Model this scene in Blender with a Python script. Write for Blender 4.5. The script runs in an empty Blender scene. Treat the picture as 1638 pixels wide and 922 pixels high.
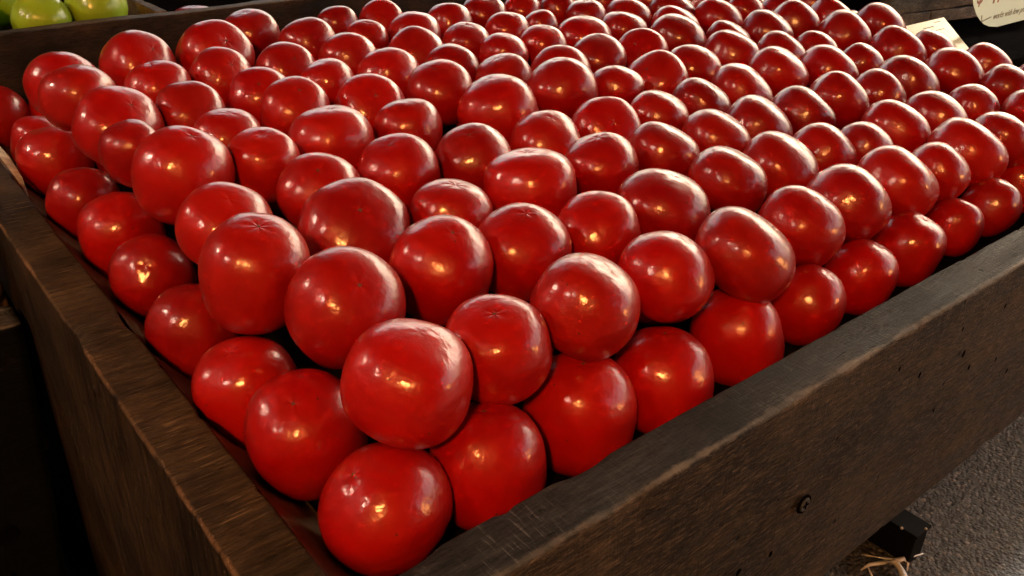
import bpy, bmesh, math, random
from mathutils import Vector, Matrix, Euler, noise

scene = bpy.context.scene
col = scene.collection
R = math.radians

# ------------------------------------------------------------------ camera
cam_d = bpy.data.cameras.new('camera')
cam = bpy.data.objects.new('camera', cam_d); col.objects.link(cam)
cam.matrix_world = Matrix((( 0.78119679, 0.28921411, -0.5532511, -0.13252702),
                           (-0.62416475, 0.37922066, -0.68308862, -0.2923435),
                           ( 0.01224538, 0.87894647,  0.47676321, 0.345),
                           (0, 0, 0, 1)))
cam_d.sensor_width = 36.0
cam_d.lens = 1388.8 / 1638 * 36.0
cam_d.clip_start = 0.02; cam_d.clip_end = 500
cam_d.dof.use_dof = False
cam_d.dof.focus_distance = 0.72
cam_d.dof.aperture_fstop = 11.0
scene.camera = cam

# ------------------------------------------------------------------ world, sun, exposure
SUN_EL, SUN_AZ = R(38), R(70)          # azimuth measured from +Y towards +X
world = bpy.data.worlds.new('World'); scene.world = world
world.use_nodes = True
wn = world.node_tree
sky = wn.nodes.new('ShaderNodeTexSky'); sky.sky_type = 'NISHITA'; sky.sun_disc = False
sky.sun_elevation = SUN_EL; sky.sun_rotation = SUN_AZ
sky.air_density = 1.0; sky.dust_density = 5.0; sky.ozone_density = 0.6
bg = wn.nodes['Background']
wb = wn.nodes.new('ShaderNodeMix'); wb.data_type = 'RGBA'; wb.blend_type = 'MULTIPLY'
wb.inputs[0].default_value = 1.0; wb.inputs[7].default_value = (1.0, .92, .79, 1)     # warm white balance of the hazy daylight
wn.links.new(sky.outputs[0], wb.inputs[6]); wn.links.new(wb.outputs[2], bg.inputs[0]); bg.inputs[1].default_value = 0.15
sd = bpy.data.lights.new('sun', 'SUN'); sun = bpy.data.objects.new('sun', sd); col.objects.link(sun)
sd.energy = 2.0; sd.angle = R(4.0); sd.color = (1.0, .93, .82)
sun.rotation_euler = Vector((-math.sin(SUN_AZ)*math.cos(SUN_EL), -math.cos(SUN_AZ)*math.cos(SUN_EL), -math.sin(SUN_EL))).to_track_quat('-Z', 'Y').to_euler()
scene.view_settings.view_transform = 'Standard'
scene.view_settings.look = 'None'
scene.view_settings.exposure = 1.5
scene.view_settings.gamma = 1.0
scene.render.engine = 'CYCLES'
scene.cycles.max_bounces = 8
scene.cycles.diffuse_bounces = 3
scene.cycles.glossy_bounces = 4

# ------------------------------------------------------------------ helpers
def link(o, parent=None):
    col.objects.link(o)
    if parent: o.parent = parent
    return o
def tag(o, label=None, cat=None, group=None, kind=None):
    if label: o['label'] = label
    if cat: o['category'] = cat
    if group: o['group'] = group
    if kind: o['kind'] = kind
    return o
def obj(name, bm, mat, parent=None, smooth=False):
    me = bpy.data.meshes.new(name); bm.to_mesh(me); bm.free()
    if mat: me.materials.append(mat)
    if smooth:
        for p in me.polygons: p.use_smooth = True
    return link(bpy.data.objects.new(name, me), parent)
def empty(name, loc=(0, 0, 0)):
    o = bpy.data.objects.new(name, None); o.location = loc; o.empty_display_size = .05
    return link(o)
def box_bm(a, b, bev=0.0, bm=None):
    bm2 = bmesh.new()
    bmesh.ops.create_cube(bm2, size=1)
    for v in bm2.verts:
        v.co = Vector([(a[i]+b[i])/2 + v.co[i]*(b[i]-a[i]) for i in range(3)])
    if bev: bmesh.ops.bevel(bm2, geom=bm2.edges[:], offset=bev, segments=2, affect='EDGES', profile=.7)
    if bm is None: return bm2
    me = bpy.data.meshes.new('t'); bm2.to_mesh(me); bm2.free(); bm.from_mesh(me); bpy.data.meshes.remove(me)
    return bm
def prism_bm(pts, thick, nrm):
    """polygon given by 3D points, extruded by thick along nrm"""
    bm = bmesh.new(); n = Vector(nrm)*thick
    a = [bm.verts.new(Vector(p)) for p in pts]; b = [bm.verts.new(Vector(p)+n) for p in pts]
    bm.faces.new(a); bm.faces.new(b[::-1])
    for i in range(len(pts)):
        j = (i+1) % len(pts); bm.faces.new((a[j], a[i], b[i], b[j]))
    bmesh.ops.recalc_face_normals(bm, faces=bm.faces[:])
    return bm
def tube_bm(pts, rad, seg=8, bm=None):
    bm = bm or bmesh.new(); rings = []
    for i, p in enumerate(pts):
        p = Vector(p); q = Vector(pts[min(i+1, len(pts)-1)]); q0 = Vector(pts[max(i-1, 0)])
        d = (q-q0).normalized(); u = d.orthogonal().normalized(); v = d.cross(u)
        r = rad[i] if isinstance(rad, (list, tuple)) else rad
        rings.append([bm.verts.new(p+(u*math.cos(2*math.pi*k/seg)+v*math.sin(2*math.pi*k/seg))*r) for k in range(seg)])
    for A, B in zip(rings, rings[1:]):
        for k in range(seg):
            bm.faces.new((A[k], A[(k+1) % seg], B[(k+1) % seg], B[k]))
    bm.faces.new(rings[0][::-1]); bm.faces.new(rings[-1])
    bmesh.ops.recalc_face_normals(bm, faces=bm.faces[:])
    return bm

class NT:
    def __init__(s, name):
        s.m = bpy.data.materials.new(name); s.m.use_nodes = True
        s.t = s.m.node_tree; s.b = s.t.nodes['Principled BSDF']
        s.tc = s.t.nodes.new('ShaderNodeTexCoord')
    def n(s, typ, **kw):
        x = s.t.nodes.new(typ)
        for k, v in kw.items():
            if k == 'inp':
                for a, b in v.items(): x.inputs[a].default_value = b
            else: setattr(x, k, v)
        return x
    def l(s, a, b): s.t.links.new(a, b)
    def mapping(s, scale, rot=(0, 0, 0), loc=(0, 0, 0), src='Object'):
        m = s.n('ShaderNodeMapping'); m.inputs['Scale'].default_value = scale
        m.inputs['Rotation'].default_value = rot; m.inputs['Location'].default_value = loc
        s.l(s.tc.outputs[src], m.inputs[0]); return m.outputs[0]
    def noise(s, vec, scale, detail=4, rough=.55, dist=0.0, out=0):
        x = s.n('ShaderNodeTexNoise', inp={'Scale': scale, 'Detail': detail, 'Roughness': rough, 'Distortion': dist})
        s.l(vec, x.inputs['Vector']); return x.outputs[out]
    def ramp(s, fac, stops, interp='LINEAR'):
        r = s.n('ShaderNodeValToRGB'); r.color_ramp.interpolation = interp
        e = r.color_ramp.elements
        while len(e) < len(stops): e.new(.5)
        for i, (p, c) in enumerate(stops):
            e[i].position = p; e[i].color = (c, c, c, 1) if isinstance(c, (int, float)) else (*c, 1)
        s.l(fac, r.inputs[0]); return r.outputs[0]
    def mix(s, fac, a, b, typ='MIX'):
        x = s.n('ShaderNodeMix', data_type='RGBA', blend_type=typ)
        for i, v in ((0, fac), (6, a), (7, b)):
            if hasattr(v, 'is_output'): s.l(v, x.inputs[i])
            elif isinstance(v, (int, float)): x.inputs[i].default_value = v if i == 0 else (v, v, v, 1)
            else: x.inputs[i].default_value = (*v, 1)
        return x.outputs[2]
    def math(s, op, a, b=0.0, c=0.0, clamp=False):
        x = s.n('ShaderNodeMath', operation=op, use_clamp=clamp)
        for i, v in enumerate((a, b, c)):
            if hasattr(v, 'is_output'): s.l(v, x.inputs[i])
            else: x.inputs[i].default_value = v
        return x.outputs[0]
    def bump(s, h, dist, strength=1.0, prev=None):
        x = s.n('ShaderNodeBump', inp={'Distance': dist, 'Strength': strength})
        s.l(h, x.inputs['Height'])
        if prev: s.l(prev, x.inputs['Normal'])
        return x.outputs[0]
    def set(s, **kw):
        names = dict(color='Base Color', rough='Roughness', normal='Normal', coat='Coat Weight', coatr='Coat Roughness', spec='Specular IOR Level', metal='Metallic', sss='Subsurface Weight', ior='IOR', coatn='Coat Normal', alpha='Alpha')
        for k, v in kw.items():
            i = s.b.inputs[names[k]]
            if hasattr(v, 'is_output'): s.l(v, i)
            elif isinstance(v, tuple): i.default_value = (*v, 1)
            else: i.default_value = v
        return s.m

# ------------------------------------------------------------------ materials
def wood(name, face, top, grain=(1, 14, 14), scale=22., worn=None, saw=None, bumpd=.0012, fibre=None, rough=.62, spec=.4, contrast=.45, crack=.27, grit=(.35, 1.75), wj=4.2):
    """face/top = (dark, light) colours; grain squeezes the noise along the plank; saw = direction scale of the saw marks"""
    w = NT(name)
    v = w.mapping(grain)
    n1 = w.noise(v, scale, 8, .68, .35)
    n2 = w.noise(w.mapping((1, 1, 1)), 9., 4, .6)
    n3 = w.noise(w.mapping(tuple(max(.35, x**.35) if x > 1 else .35 for x in grain)), 230., 5, .8)
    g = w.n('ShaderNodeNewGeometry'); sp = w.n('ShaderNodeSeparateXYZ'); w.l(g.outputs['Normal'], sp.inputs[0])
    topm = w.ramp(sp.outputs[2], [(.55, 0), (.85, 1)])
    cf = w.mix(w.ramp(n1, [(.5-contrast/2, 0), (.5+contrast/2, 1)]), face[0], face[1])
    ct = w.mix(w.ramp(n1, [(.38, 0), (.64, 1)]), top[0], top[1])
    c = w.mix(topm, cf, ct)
    blot = w.ramp(n2, [(.35, .42), (.65, 1.45)])
    c = w.mix(1.0, c, blot, 'MULTIPLY')
    h = n1
    nb = None
    if saw:
        ns = w.noise(w.mapping(saw), 60., 4, .6, .25)
        nm = w.noise(w.mapping((1, 1, 1), loc=(3, 1, 2)), 14., 3, .6)
        sm = w.math('MULTIPLY', w.ramp(ns, [(.56, 0), (.66, 1)]), w.math('MULTIPLY', topm, w.ramp(nm, [(.42, 0), (.6, 1)])))
        c = w.mix(w.math('MULTIPLY', sm, .75), c, tuple(min(1, x*2.6+.02) for x in top[1]))
        nb = w.bump(ns, bumpd*.8, .8)
    if fibre:
        nf = w.noise(w.mapping(fibre, rot=(0, R(14), 0)), 70., 4, .75, .9)
        fm = w.ramp(nf, [(.5, 0), (.68, 1)])
        notop = w.math('SUBTRACT', 1.0, topm)
        c = w.mix(w.math('MULTIPLY', fm, w.math('MULTIPLY', notop, .8)), c, tuple(min(1, x*2.3) for x in face[1]))
        c = w.mix(w.math('MULTIPLY', w.ramp(nf, [(.3, 1), (.44, 0)]), w.math('MULTIPLY', notop, .75)), c, tuple(x*.35 for x in face[0]))
        nb = w.bump(nf, bumpd, .9, nb)
    # cracks
    nc = w.noise(w.mapping(tuple(x*1.0 for x in grain)), scale*2.1, 2, .5, .8)
    cr = w.ramp(nc, [(crack, 1), (crack+.05, 0)])
    c = w.mix(w.math('MULTIPLY', cr, w.math('SUBTRACT', .85, w.math('MULTIPLY', topm, .6))), c, (.006, .004, .003))
    # small pits and nail holes
    vo = w.n('ShaderNodeTexVoronoi', inp={'Scale': 34.0}); w.l(w.mapping((1, 1, 1)), vo.inputs['Vector'])
    pm = w.noise(w.mapping((1, 1, 1), loc=(7, 7, 7)), 6., 2)
    pit = w.math('MULTIPLY', w.ramp(vo.outputs['Distance'], [(.05, 1), (.09, 0)]), w.ramp(pm, [(.5, 0), (.56, 1)]))
    c = w.mix(pit, c, (.004, .003, .002))
    c = w.mix(1.0, c, w.ramp(n3, [(.34, grit[0]), (.66, grit[1])]), 'MULTIPLY')
    if worn:
        (ax, pos, zpos, wid, colr) = worn
        so = w.n('ShaderNodeSeparateXYZ'); w.l(w.tc.outputs['Object'], so.inputs[0])
        dx = w.math('ABSOLUTE', w.math('SUBTRACT', so.outputs[ax], pos)); dz = w.math('ABSOLUTE', w.math('SUBTRACT', so.outputs[2], zpos))
        d = w.math('ADD', dx, dz)
        nw = w.noise(w.mapping((1, 1, 1)), 24., 5, .7)
        d2 = w.math('ADD', d, w.math('MULTIPLY', w.math('SUBTRACT', nw, .5), wid*wj))
        wm = w.ramp(w.math('DIVIDE', d2, wid), [(.35, 1), (1.0, 0)])
        nl = w.noise(w.mapping((1, 1, 1), loc=(2, 5, 3)), 7., 4, .7)
        c = w.mix(w.math('MULTIPLY', wm, w.ramp(nl, [(.38, .12), (.62, .9)])), c, colr)
    hh = w.math('SUBTRACT', w.math('ADD', h, w.math('MULTIPLY', n3, .25)), w.math('ADD', w.math('MULTIPLY', cr, .9), pit))
    nb = w.bump(hh, bumpd*1.3, .9, nb)
    return w.set(color=c, rough=w.ramp(n1, [(.3, rough-.12), (.7, rough+.18)]), normal=nb, spec=spec)

M = {}
M['front_wood'] = wood('front_wood', ((.005, .0038, .0028), (.066, .048, .032)), ((.007, .007, .0075), (.036, .036, .038)), grain=(1, 10, 13), scale=11.,
                       worn=(1, -.038, .0, .0040, (.24, .21, .18)), saw=(9, .7, 1), fibre=(1.4, 7, 8), rough=.60, spec=.16, bumpd=.0016)
M['left_wood'] = wood('left_wood', ((.009, .0055, .003), (.042, .026, .013)), ((.036, .023, .0115), (.070, .046, .023)), grain=(1.0, 12, .9), scale=15.,
                      worn=(0, -.040, .0, .0030, (.22, .12, .06)), saw=(.5, 9, 1), bumpd=.0006, spec=.14, crack=.37, grit=(.6, 1.4), wj=2.4)
M['back_wood'] = wood('back_wood', ((.011, .0065, .004), (.038, .022, .013)), ((.026, .018, .012), (.072, .050, .034)), grain=(1, 12, 12), scale=12.,
                      worn=(1, 1.05, .083, .003, (.14, .10, .07)), spec=.2)
M['grey_wood'] = wood('grey_wood', ((.07, .062, .05), (.24, .215, .18)), ((.05, .05, .052), (.13, .13, .135)), grain=(1, 9, 12), scale=10., spec=.3)
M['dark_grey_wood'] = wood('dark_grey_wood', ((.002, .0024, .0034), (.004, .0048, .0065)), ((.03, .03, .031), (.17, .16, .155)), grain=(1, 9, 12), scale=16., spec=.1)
M['plank_wood'] = wood('plank_wood', ((.06, .035, .016), (.28, .17, .08)), ((.04, .03, .02), (.11, .07, .04)), grain=(12, 12, .8), scale=12., spec=.2)

def make_tomato_mat(name, base, deep, tint, coat=.8):
    t = NT(name)
    oi = t.n('ShaderNodeObjectInfo'); rnd = oi.outputs['Random']
    vec = t.n('ShaderNodeVectorMath', operation='ADD'); t.l(t.tc.outputs['Object'], vec.inputs[0])
    cmb = t.n('ShaderNodeCombineXYZ'); r40 = t.math('MULTIPLY', rnd, 40.)
    for i in range(3): t.l(r40, cmb.inputs[i])
    t.l(cmb.outputs[0], vec.inputs[1]); V = vec.outputs[0]
    c = t.mix(rnd, base, deep)
    c = t.mix(t.math('MULTIPLY', t.math('FRACT', t.math('MULTIPLY', rnd, 17.3)), .35), c, tint)
    n1 = t.noise(V, 1.3, 3, .5)
    c = t.mix(t.math('MULTIPLY', t.ramp(n1, [(.45, 0), (.75, 1)]), .45), c, tint)
    # fine pale flecks in the skin
    vo = t.n('ShaderNodeTexVoronoi', inp={'Scale': 13.0}); t.l(V, vo.inputs['Vector'])
    nf = t.noise(V, 3.0, 2)
    fl = t.math('MULTIPLY', t.ramp(vo.outputs['Distance'], [(.03, 1), (.06, 0)]), t.ramp(nf, [(.58, 0), (.64, 1)]))
    c = t.mix(t.math('MULTIPLY', fl, .6), c, (.5, .22, .12))
    # a few dark healed nicks
    v2 = t.n('ShaderNodeTexVoronoi', inp={'Scale': 2.2}); t.l(V, v2.inputs['Vector'])
    nk = t.ramp(v2.outputs['Distance'], [(.035, 1), (.055, 0)])
    c = t.mix(t.math('MULTIPLY', nk, .75), c, (.06, .025, .012))
    # greyish dust bloom
    nd = t.noise(V, 2.2, 6, .65)
    fine = t.noise(V, 38., 4, .6)
    mid = t.noise(V, 3.4, 3, .5)
    b1 = t.bump(mid, .0045, .20)
    b2 = t.bump(t.math('SUBTRACT', fine, t.math('MULTIPLY', nk, 6.)), .0004, .07, b1)
    rough = t.ramp(nd, [(.3, .34), (.72, .46)])
    t.b.inputs['Coat IOR'].default_value = 1.5
    t.b.inputs['Subsurface Radius'].default_value = (.35, .06, .03)
    t.b.inputs['Subsurface Scale'].default_value = .02
    return t.set(color=c, rough=rough, normal=b2, coat=coat, coatr=t.ramp(nd, [(.3, .13), (.75, .25)]), coatn=b2, spec=.22, sss=.0)
M['tomato'] = make_tomato_mat('tomato_skin', (.38, .0010, .0005), (.21, .0004, .0005), (.43, .010, .0013))
M['green_tomato'] = make_tomato_mat('green_skin', (.26, .42, .012), (.22, .39, .014), (.34, .48, .03))
s = NT('scar'); M['scar'] = s.set(color=(.085, .055, .028), rough=.8)
s = NT('dent'); M['dent'] = s.set(color=(.33, .008, .005), rough=.3, coat=.7, coatr=.08)

def plain(name, c, rough=.6, sc=40., var=.35, bd=.0006, **kw):
    s = NT(name); n = s.noise(s.mapping((1, 1, 1)), sc, 6, .6)
    cc = s.mix(s.ramp(n, [(.3, 0), (.7, 1)]), tuple(x*(1-var) for x in c), tuple(min(1, x*(1+var)) for x in c))
    return s.set(color=cc, rough=rough, normal=s.bump(n, bd, .6), **kw)
M['black'] = plain('black_plastic', (.003, .003, .003), .7, spec=.12)
M['darkbin'] = plain('dark_bin', (.004, .0035, .0035), .9, spec=.0)
M['liner'] = plain('kraft_paper', (.24, .17, .09), .8)
M['leaf'] = plain('dry_husk', (.62, .52, .36), .7, sc=90)
M['metal'] = plain('dull_steel', (.035, .035, .035), .55)
M['rivet'] = plain('pale_stud', (.55, .52, .48), .4)
M['strap'] = plain('pale_plastic', (.9, .88, .84), .45, sc=60)
M['roof'] = plain('roof_boards', (.045, .035, .028), .8, sc=6)
M['wall'] = plain('dark_wall', (.05, .028, .018), .8, sc=4)
M['stall'] = plain('dark_blocker_cover', (.012, .009, .008), .9, sc=6)  # near-black cover of the added reflection-blocking boxes
M['enamel'] = plain('white_enamel', (.8, .78, .74), .35)
M['ink_red'] = plain('red_ink', (.55, .27, .19), .7)
M['ink_grey'] = plain('grey_ink', (.42, .39, .30), .7)
M['card'] = plain('cream_card', (.84, .80, .58), .6, sc=60, var=.05)
ct_ = M['card'].node_tree; _tr = ct_.nodes.new('ShaderNodeBsdfTranslucent'); _tr.inputs[0].default_value = (.95, .97, .86, 1)
_mx = ct_.nodes.new('ShaderNodeMixShader'); _mx.inputs[0].default_value = .75
ct_.links.new(ct_.nodes['Principled BSDF'].outputs[0], _mx.inputs[1]); ct_.links.new(_tr.outputs[0], _mx.inputs[2])
ct_.links.new(_mx.outputs[0], ct_.nodes['Material Output'].inputs[0])
M['notice'] = plain('yellow_card', (.50, .38, .15), .6, sc=60, var=.12)

a = NT('asphalt')
va = a.mapping((1, 1, 1))
v1 = a.n('ShaderNodeTexVoronoi', inp={'Scale': 150.0}); a.l(va, v1.inputs['Vector'])
n1 = a.noise(va, 65., 7, .75); n2 = a.noise(va, 3., 4, .6)
n3 = a.noise(va, 330., 2, .6)
c = a.mix(a.ramp(n1, [(.35, 0), (.7, 1)]), (.012, .012, .0125), (.17, .168, .168))
c = a.mix(a.ramp(v1.outputs['Color'], [(.74, 0), (.86, 1)]), c, (.22, .20, .185))
c = a.mix(1.0, c, a.ramp(n2, [(.3, .7), (.7, 1.2)]), 'MULTIPLY')
h = a.math('SUBTRACT', a.math('ADD', n1, a.math('MULTIPLY', n3, .4)), v1.outputs['Distance'])
M['asphalt'] = a.set(color=c, rough=a.ramp(n1, [(.3, .35), (.7, .75)]), normal=a.bump(h, .010, 1.0), spec=.6)

def emitter(name, c, e):
    s = NT(name); s.b.inputs['Emission Color'].default_value = (*c, 1); s.b.inputs['Emission Strength'].default_value = e
    return s.set(color=c, rough=.4)
M['bulb_warm'] = emitter('bulb_glow_warm', (1.0, .42, .11), 165.)
M['bulb_white'] = emitter('bulb_glow_white', (1.0, .72, .55), 46.)
M['added_globe'] = emitter('added_globe_glow', (1.0, .40, .11), 8.0)  # glow of the unseen globe added for amber reflections

# ------------------------------------------------------------------ ground and the market hall (roof, walls, posts)
GZ = -.80
bm = bmesh.new(); bmesh.ops.create_grid(bm, x_segments=1, y_segments=1, size=120)
for v in bm.verts: v.co.z = GZ
tag(obj('ground', bm, M['asphalt']), kind='structure')
roof = empty('market_roof', (0, 0, 2.4)); tag(roof, 'dark boarded market roof on posts above the stall', 'roof')
roof.location = (0, 0, 0)
obj('roof_deck', box_bm((-3.2, -3.6, 2.40), (4.6, 4.6, 2.5)), M['roof'], roof)
for i in range(8):
    obj('rafter', box_bm((-3.1, -3.4+i*1.1, 2.26), (4.5, -3.32+i*1.1, 2.398), .004), M['roof'], roof)
for x, y in ((4.3, -3.3), (4.3, -.75), (4.3, 1.7), (4.3, 4.3)):
    obj('post', box_bm((x-.07, y-.07, GZ), (x+.07, y+.07, 2.398), .005), M['roof'], roof)
tag(obj('side_wall', box_bm((-3.2, -3.5, GZ), (-3.1, 3.4, 2.395)), M['wall']), 'dark plank wall closing the hall left of the crate', 'wall')
tag(obj('rear_wall', box_bm((-3.098, 3.3, GZ), (.75, 3.4, 2.395)), M['wall']), 'dark plank wall closing the hall behind the crate', 'wall')
tag(obj('street_wall', box_bm((-3.098, -3.6, GZ), (2.4, -3.5, 2.395)), M['wall']), 'dark plank wall behind the photographer', 'wall')

def hanging_lamp(loc, r, mat, label, shade=True):
    t = empty('hanging_lamp', loc); tag(t, label, 'lamp', 'lamps hanging along the stall')
    bm = bmesh.new(); bmesh.ops.create_uvsphere(bm, u_segments=24, v_segments=16, radius=r)
    obj('bulb', bm, mat, t, True)
    obj('cord', tube_bm([(0, 0, r*.9), (0, 0, 2.25-loc[2])], .005), M['black'], t)
    bm = bmesh.new(); bmesh.ops.create_cone(bm, segments=24, radius1=r*.55, radius2=r*.35, depth=r*.9, cap_ends=True)
    for v in bm.verts: v.co.z += r*1.2
    obj('socket', bm, M['black'], t)
    if shade:
        bm = bmesh.new(); ra, rb = [], []
        for k in range(32):
            q = 2*math.pi*k/32; ra.append(bm.verts.new((.17*math.cos(q), .17*math.sin(q), -.01))); rb.append(bm.verts.new((.035*math.cos(q), .035*math.sin(q), .085)))
        for k in range(32): bm.faces.new((ra[k], ra[(k+1) % 32], rb[(k+1) % 32], rb[k]))
        obj('lamp_shade', bm, M['enamel'], t, True)
hanging_lamp((-1.15, -1.05, 1.35), .080, M['bulb_warm'], 'warm amber bulb hanging nearest the front of the stall')
hanging_lamp((-1.75, .12, 1.45), .080, M['bulb_white'], 'whitish bulb hanging left of the crate, middle of the row')
hanging_lamp((-1.35, 1.55, 1.15), .080, M['bulb_white'], 'whitish bulb hanging left of the crate, farthest back')
hanging_lamp((2.6, -2.3, .25), .30, M['added_globe'], 'large glowing amber globe added across the aisle for warm reflections', False)  # unseen glowing globe, added to put an amber patch on the tomatoes

# unseen dark boxes, added as stall counters to keep low reflections dark
def stall(a, b, label, h):
    t = empty('reflection_blocker', ((a[0]+b[0])/2, (a[1]+b[1])/2, GZ)); tag(t, label, 'stall')
    inv = Matrix.Translation(-t.location)
    for nm, bm, m in (('counter', box_bm((a[0], a[1], GZ+.002), (b[0], b[1], h), .01), M['stall']),
                      ('counter_top', box_bm((a[0]-.03, a[1]-.03, h+.002), (b[0]+.03, b[1]+.03, h+.04), .006), M['darkbin'])):
        bmesh.ops.transform(bm, matrix=inv, verts=bm.verts); obj(nm, bm, m, t)
stall((3.9, 3.2), (4.6, 5.4), 'unseen dark counter block added beyond the crate to darken reflections', .25)
stall((3.9, -1.5), (4.5, 1.6), 'unseen dark counter block added across the aisle to darken reflections', .12)
stall((1.0, 3.7), (3.2, 4.4), 'unseen dark counter block added behind the back row to darken reflections', .35)

# ------------------------------------------------------------------ planks with worn, slightly wavy edges
def plank_bm(a, b, axis, seg, rad=.005, wob=.0012, seed=0, chip=None):
    """box from a to b swept along axis with rounded, hand-worn long edges"""
    o = [i for i in range(3) if i != axis]
    u0, u1, w0, w1 = a[o[0]], b[o[0]], a[o[1]], b[o[1]]
    prof = []
    def arc(cx, cy, s):
        for k in range(5):
            t = math.pi/2*(k/4)+s; prof.append((cx+rad*math.cos(t), cy+rad*math.sin(t)))
    arc(u1-rad, w1-rad, 0)
    for k in range(1, 6): prof.append((u1-rad+(u0-u1+2*rad)*k/6, w1))
    arc(u0+rad, w1-rad, math.pi/2)
    for k in range(1, 8): prof.append((u0, w1-rad+(w0-w1+2*rad)*k/8))
    arc(u0+rad, w0+rad, math.pi)
    for k in range(1, 4): prof.append((u0+rad+(u1-u0-2*rad)*k/4, w0))
    arc(u1-rad, w0+rad, 1.5*math.pi)
    for k in range(1, 4): prof.append((u1, w0+rad+(w1-w0-2*rad)*k/4))
    bm = bmesh.new(); rings = []
    for i in range(seg+1):
        s = a[axis]+(b[axis]-a[axis])*i/seg; ring = []
        for (p, q) in prof:
            c = [0, 0, 0]; c[axis] = s; c[o[0]] = p; c[o[1]] = q; c = Vector(c)
            n = noise.noise_vector(c*7+Vector((seed, 0, 0)))*wob*1.6+noise.noise_vector(c*38+Vector((seed, 3, 0)))*wob*.7
            n[axis] = 0
            edge = min(abs(p-u0), abs(p-u1))+min(abs(q-w1), abs(q-w0))
            if edge < rad*1.1:
                k = max(0, noise.noise(Vector((s*16, seed, q*30)))-.12)*rad*1.6+max(0, noise.noise(Vector((s*55, seed+5, p*30)))-.25)*rad*.8
                dv = Vector((0, 0, 0)); dv[o[0]] = math.copysign(k, (u0+u1)/2-p); dv[o[1]] = math.copysign(k, (w0+w1)/2-q); n += dv
            ring.append(bm.verts.new(c+n))
        rings.append(ring)
    m = len(prof)
    for A, B in zip(rings, rings[1:]):
        for k in range(m): bm.faces.new((A[k], A[(k+1) % m], B[(k+1) % m], B[k]))
    bm.faces.new(rings[0]); bm.faces.new(rings[-1][::-1])
    bmesh.ops.recalc_face_normals(bm, faces=bm.faces[:])
    return bm

crate = empty('tomato_crate', (0, 0, 0)); tag(crate, 'long worn wooden display crate filled with red tomatoes', 'crate')
fb = obj('front_board', plank_bm((-.042, -.040, -.235), (1.62, 0, 0), 0, 420, .0035, .0005, 1), M['front_wood'], crate, True)
tag(fb, 'front board with a greyed top and dusty brown face')
lb = obj('side_board', plank_bm((-.040, .0015, -.54), (-.001, 1.049, 0), 1, 320, .0030, .0003, 4), M['left_wood'], crate, True)
tag(lb, 'side board of warm brown wood with cross-cut saw marks')
bb = obj('back_board', plank_bm((-.30, 1.051, -.45), (1.62, 1.079, .083), 0, 260, .0025, .001, 9), M['back_wood'], crate, True)
obj('end_board', plank_bm((1.585, .0015, -.235), (1.618, 1.049, -.06), 1, 60, .004, .001, 12), M['back_wood'], crate, True)
obj('floor', box_bm((.0005, .0015, -.060), (1.584, 1.049, -.048)), M['darkbin'], crate)
# screw countersunk in the front board
sc = bmesh.new()
bmesh.ops.create_cone(sc, segments=28, radius1=.0085, radius2=.0080, depth=.0012, cap_ends=True)
tmp = bpy.data.meshes.new('t')
for v in sc.verts: v.co = Vector((.357+v.co.x, -.0432-v.co.z, -.110+v.co.y))
screw = obj('screw', sc, M['darkbin'], crate)
hd = bmesh.new(); bmesh.ops.create_cone(hd, segments=28, radius1=.0060, radius2=.0055, depth=.001, cap_ends=True)
for v in hd.verts: v.co = Vector((.357+v.co.x, -.0442-v.co.z, -.110+v.co.y))
obj('head', hd, M['metal'], screw)
sr = bmesh.new()
for k in range(2):
    box_bm((.3535, -.0452, -.1106), (.3605, -.0446, -.1094), bm=sr) if k == 0 else box_bm((.3564, -.0453, -.1135), (.3576, -.0447, -.1065), bm=sr)
obj('cross_slot', sr, M['darkbin'], screw)
def disc_marks(name, spots, axis, val, parent, r0):
    for (u, w, k) in spots:
        bm = bmesh.new(); vs = []
        for i in range(9):
            t = 2*math.pi*i/9; rr = r0*k*(1+.35*noise.noise(Vector((u*90, w*70, i*1.3))))
            p = [0, 0, 0]; o = [i for i in range(3) if i != axis]
            p[axis] = val; p[o[0]] = u+rr*math.cos(t); p[o[1]] = w+rr*1.3*math.sin(t); vs.append(bm.verts.new(p))
        bm.faces.new(vs); obj(name, bm, M['darkbin'], parent)
disc_marks('nail_hole', [(.46, -.030, .9), (.50, -.052, 1.1), (.56, -.03, .8), (.578, -.062, 1.5), (.60, -.085, 1.2), (.64, -.035, 1), (.66, -.10, .9), (.72, -.09, 1.3), (.70, -.13, 1.1), (.80, -.12, 1.), (.285, -.135, 1.4), (.325, -.142, 1.1), (.55, -.11, .8), (.77, -.05, 1.2)], 1, -.0425, crate, .0021)
disc_marks('nail_hole', [(.30, -.028, 1.3), (.36, -.07, 1.0), (.22, -.09, 1.1)], 0, -.0425, crate, .0020)

# kraft paper liner on the crate floor, curling up a little at the boards
bm = bmesh.new(); bmesh.ops.create_grid(bm, x_segments=14, y_segments=160, size=.5)
for v in bm.verts:
    v.co = Vector((.003+(v.co.x+.5)*.032, .020+(v.co.y+.5)*1.0, -.0455))
    v.co.z += .0022*noise.noise(Vector((v.co.x*22, v.co.y*22, 1)))
    e = min(v.co.x, v.co.y)
    if v.co.x < .03: v.co.z += (.03-v.co.x)*1.15+.002*noise.noise(Vector((v.co.x*60, v.co.y*60, 4)))
tag(obj('paper_liner', bm, M['liner'], None, True), 'pale brown kraft paper under the tomatoes inside the crate', 'paper')
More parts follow.
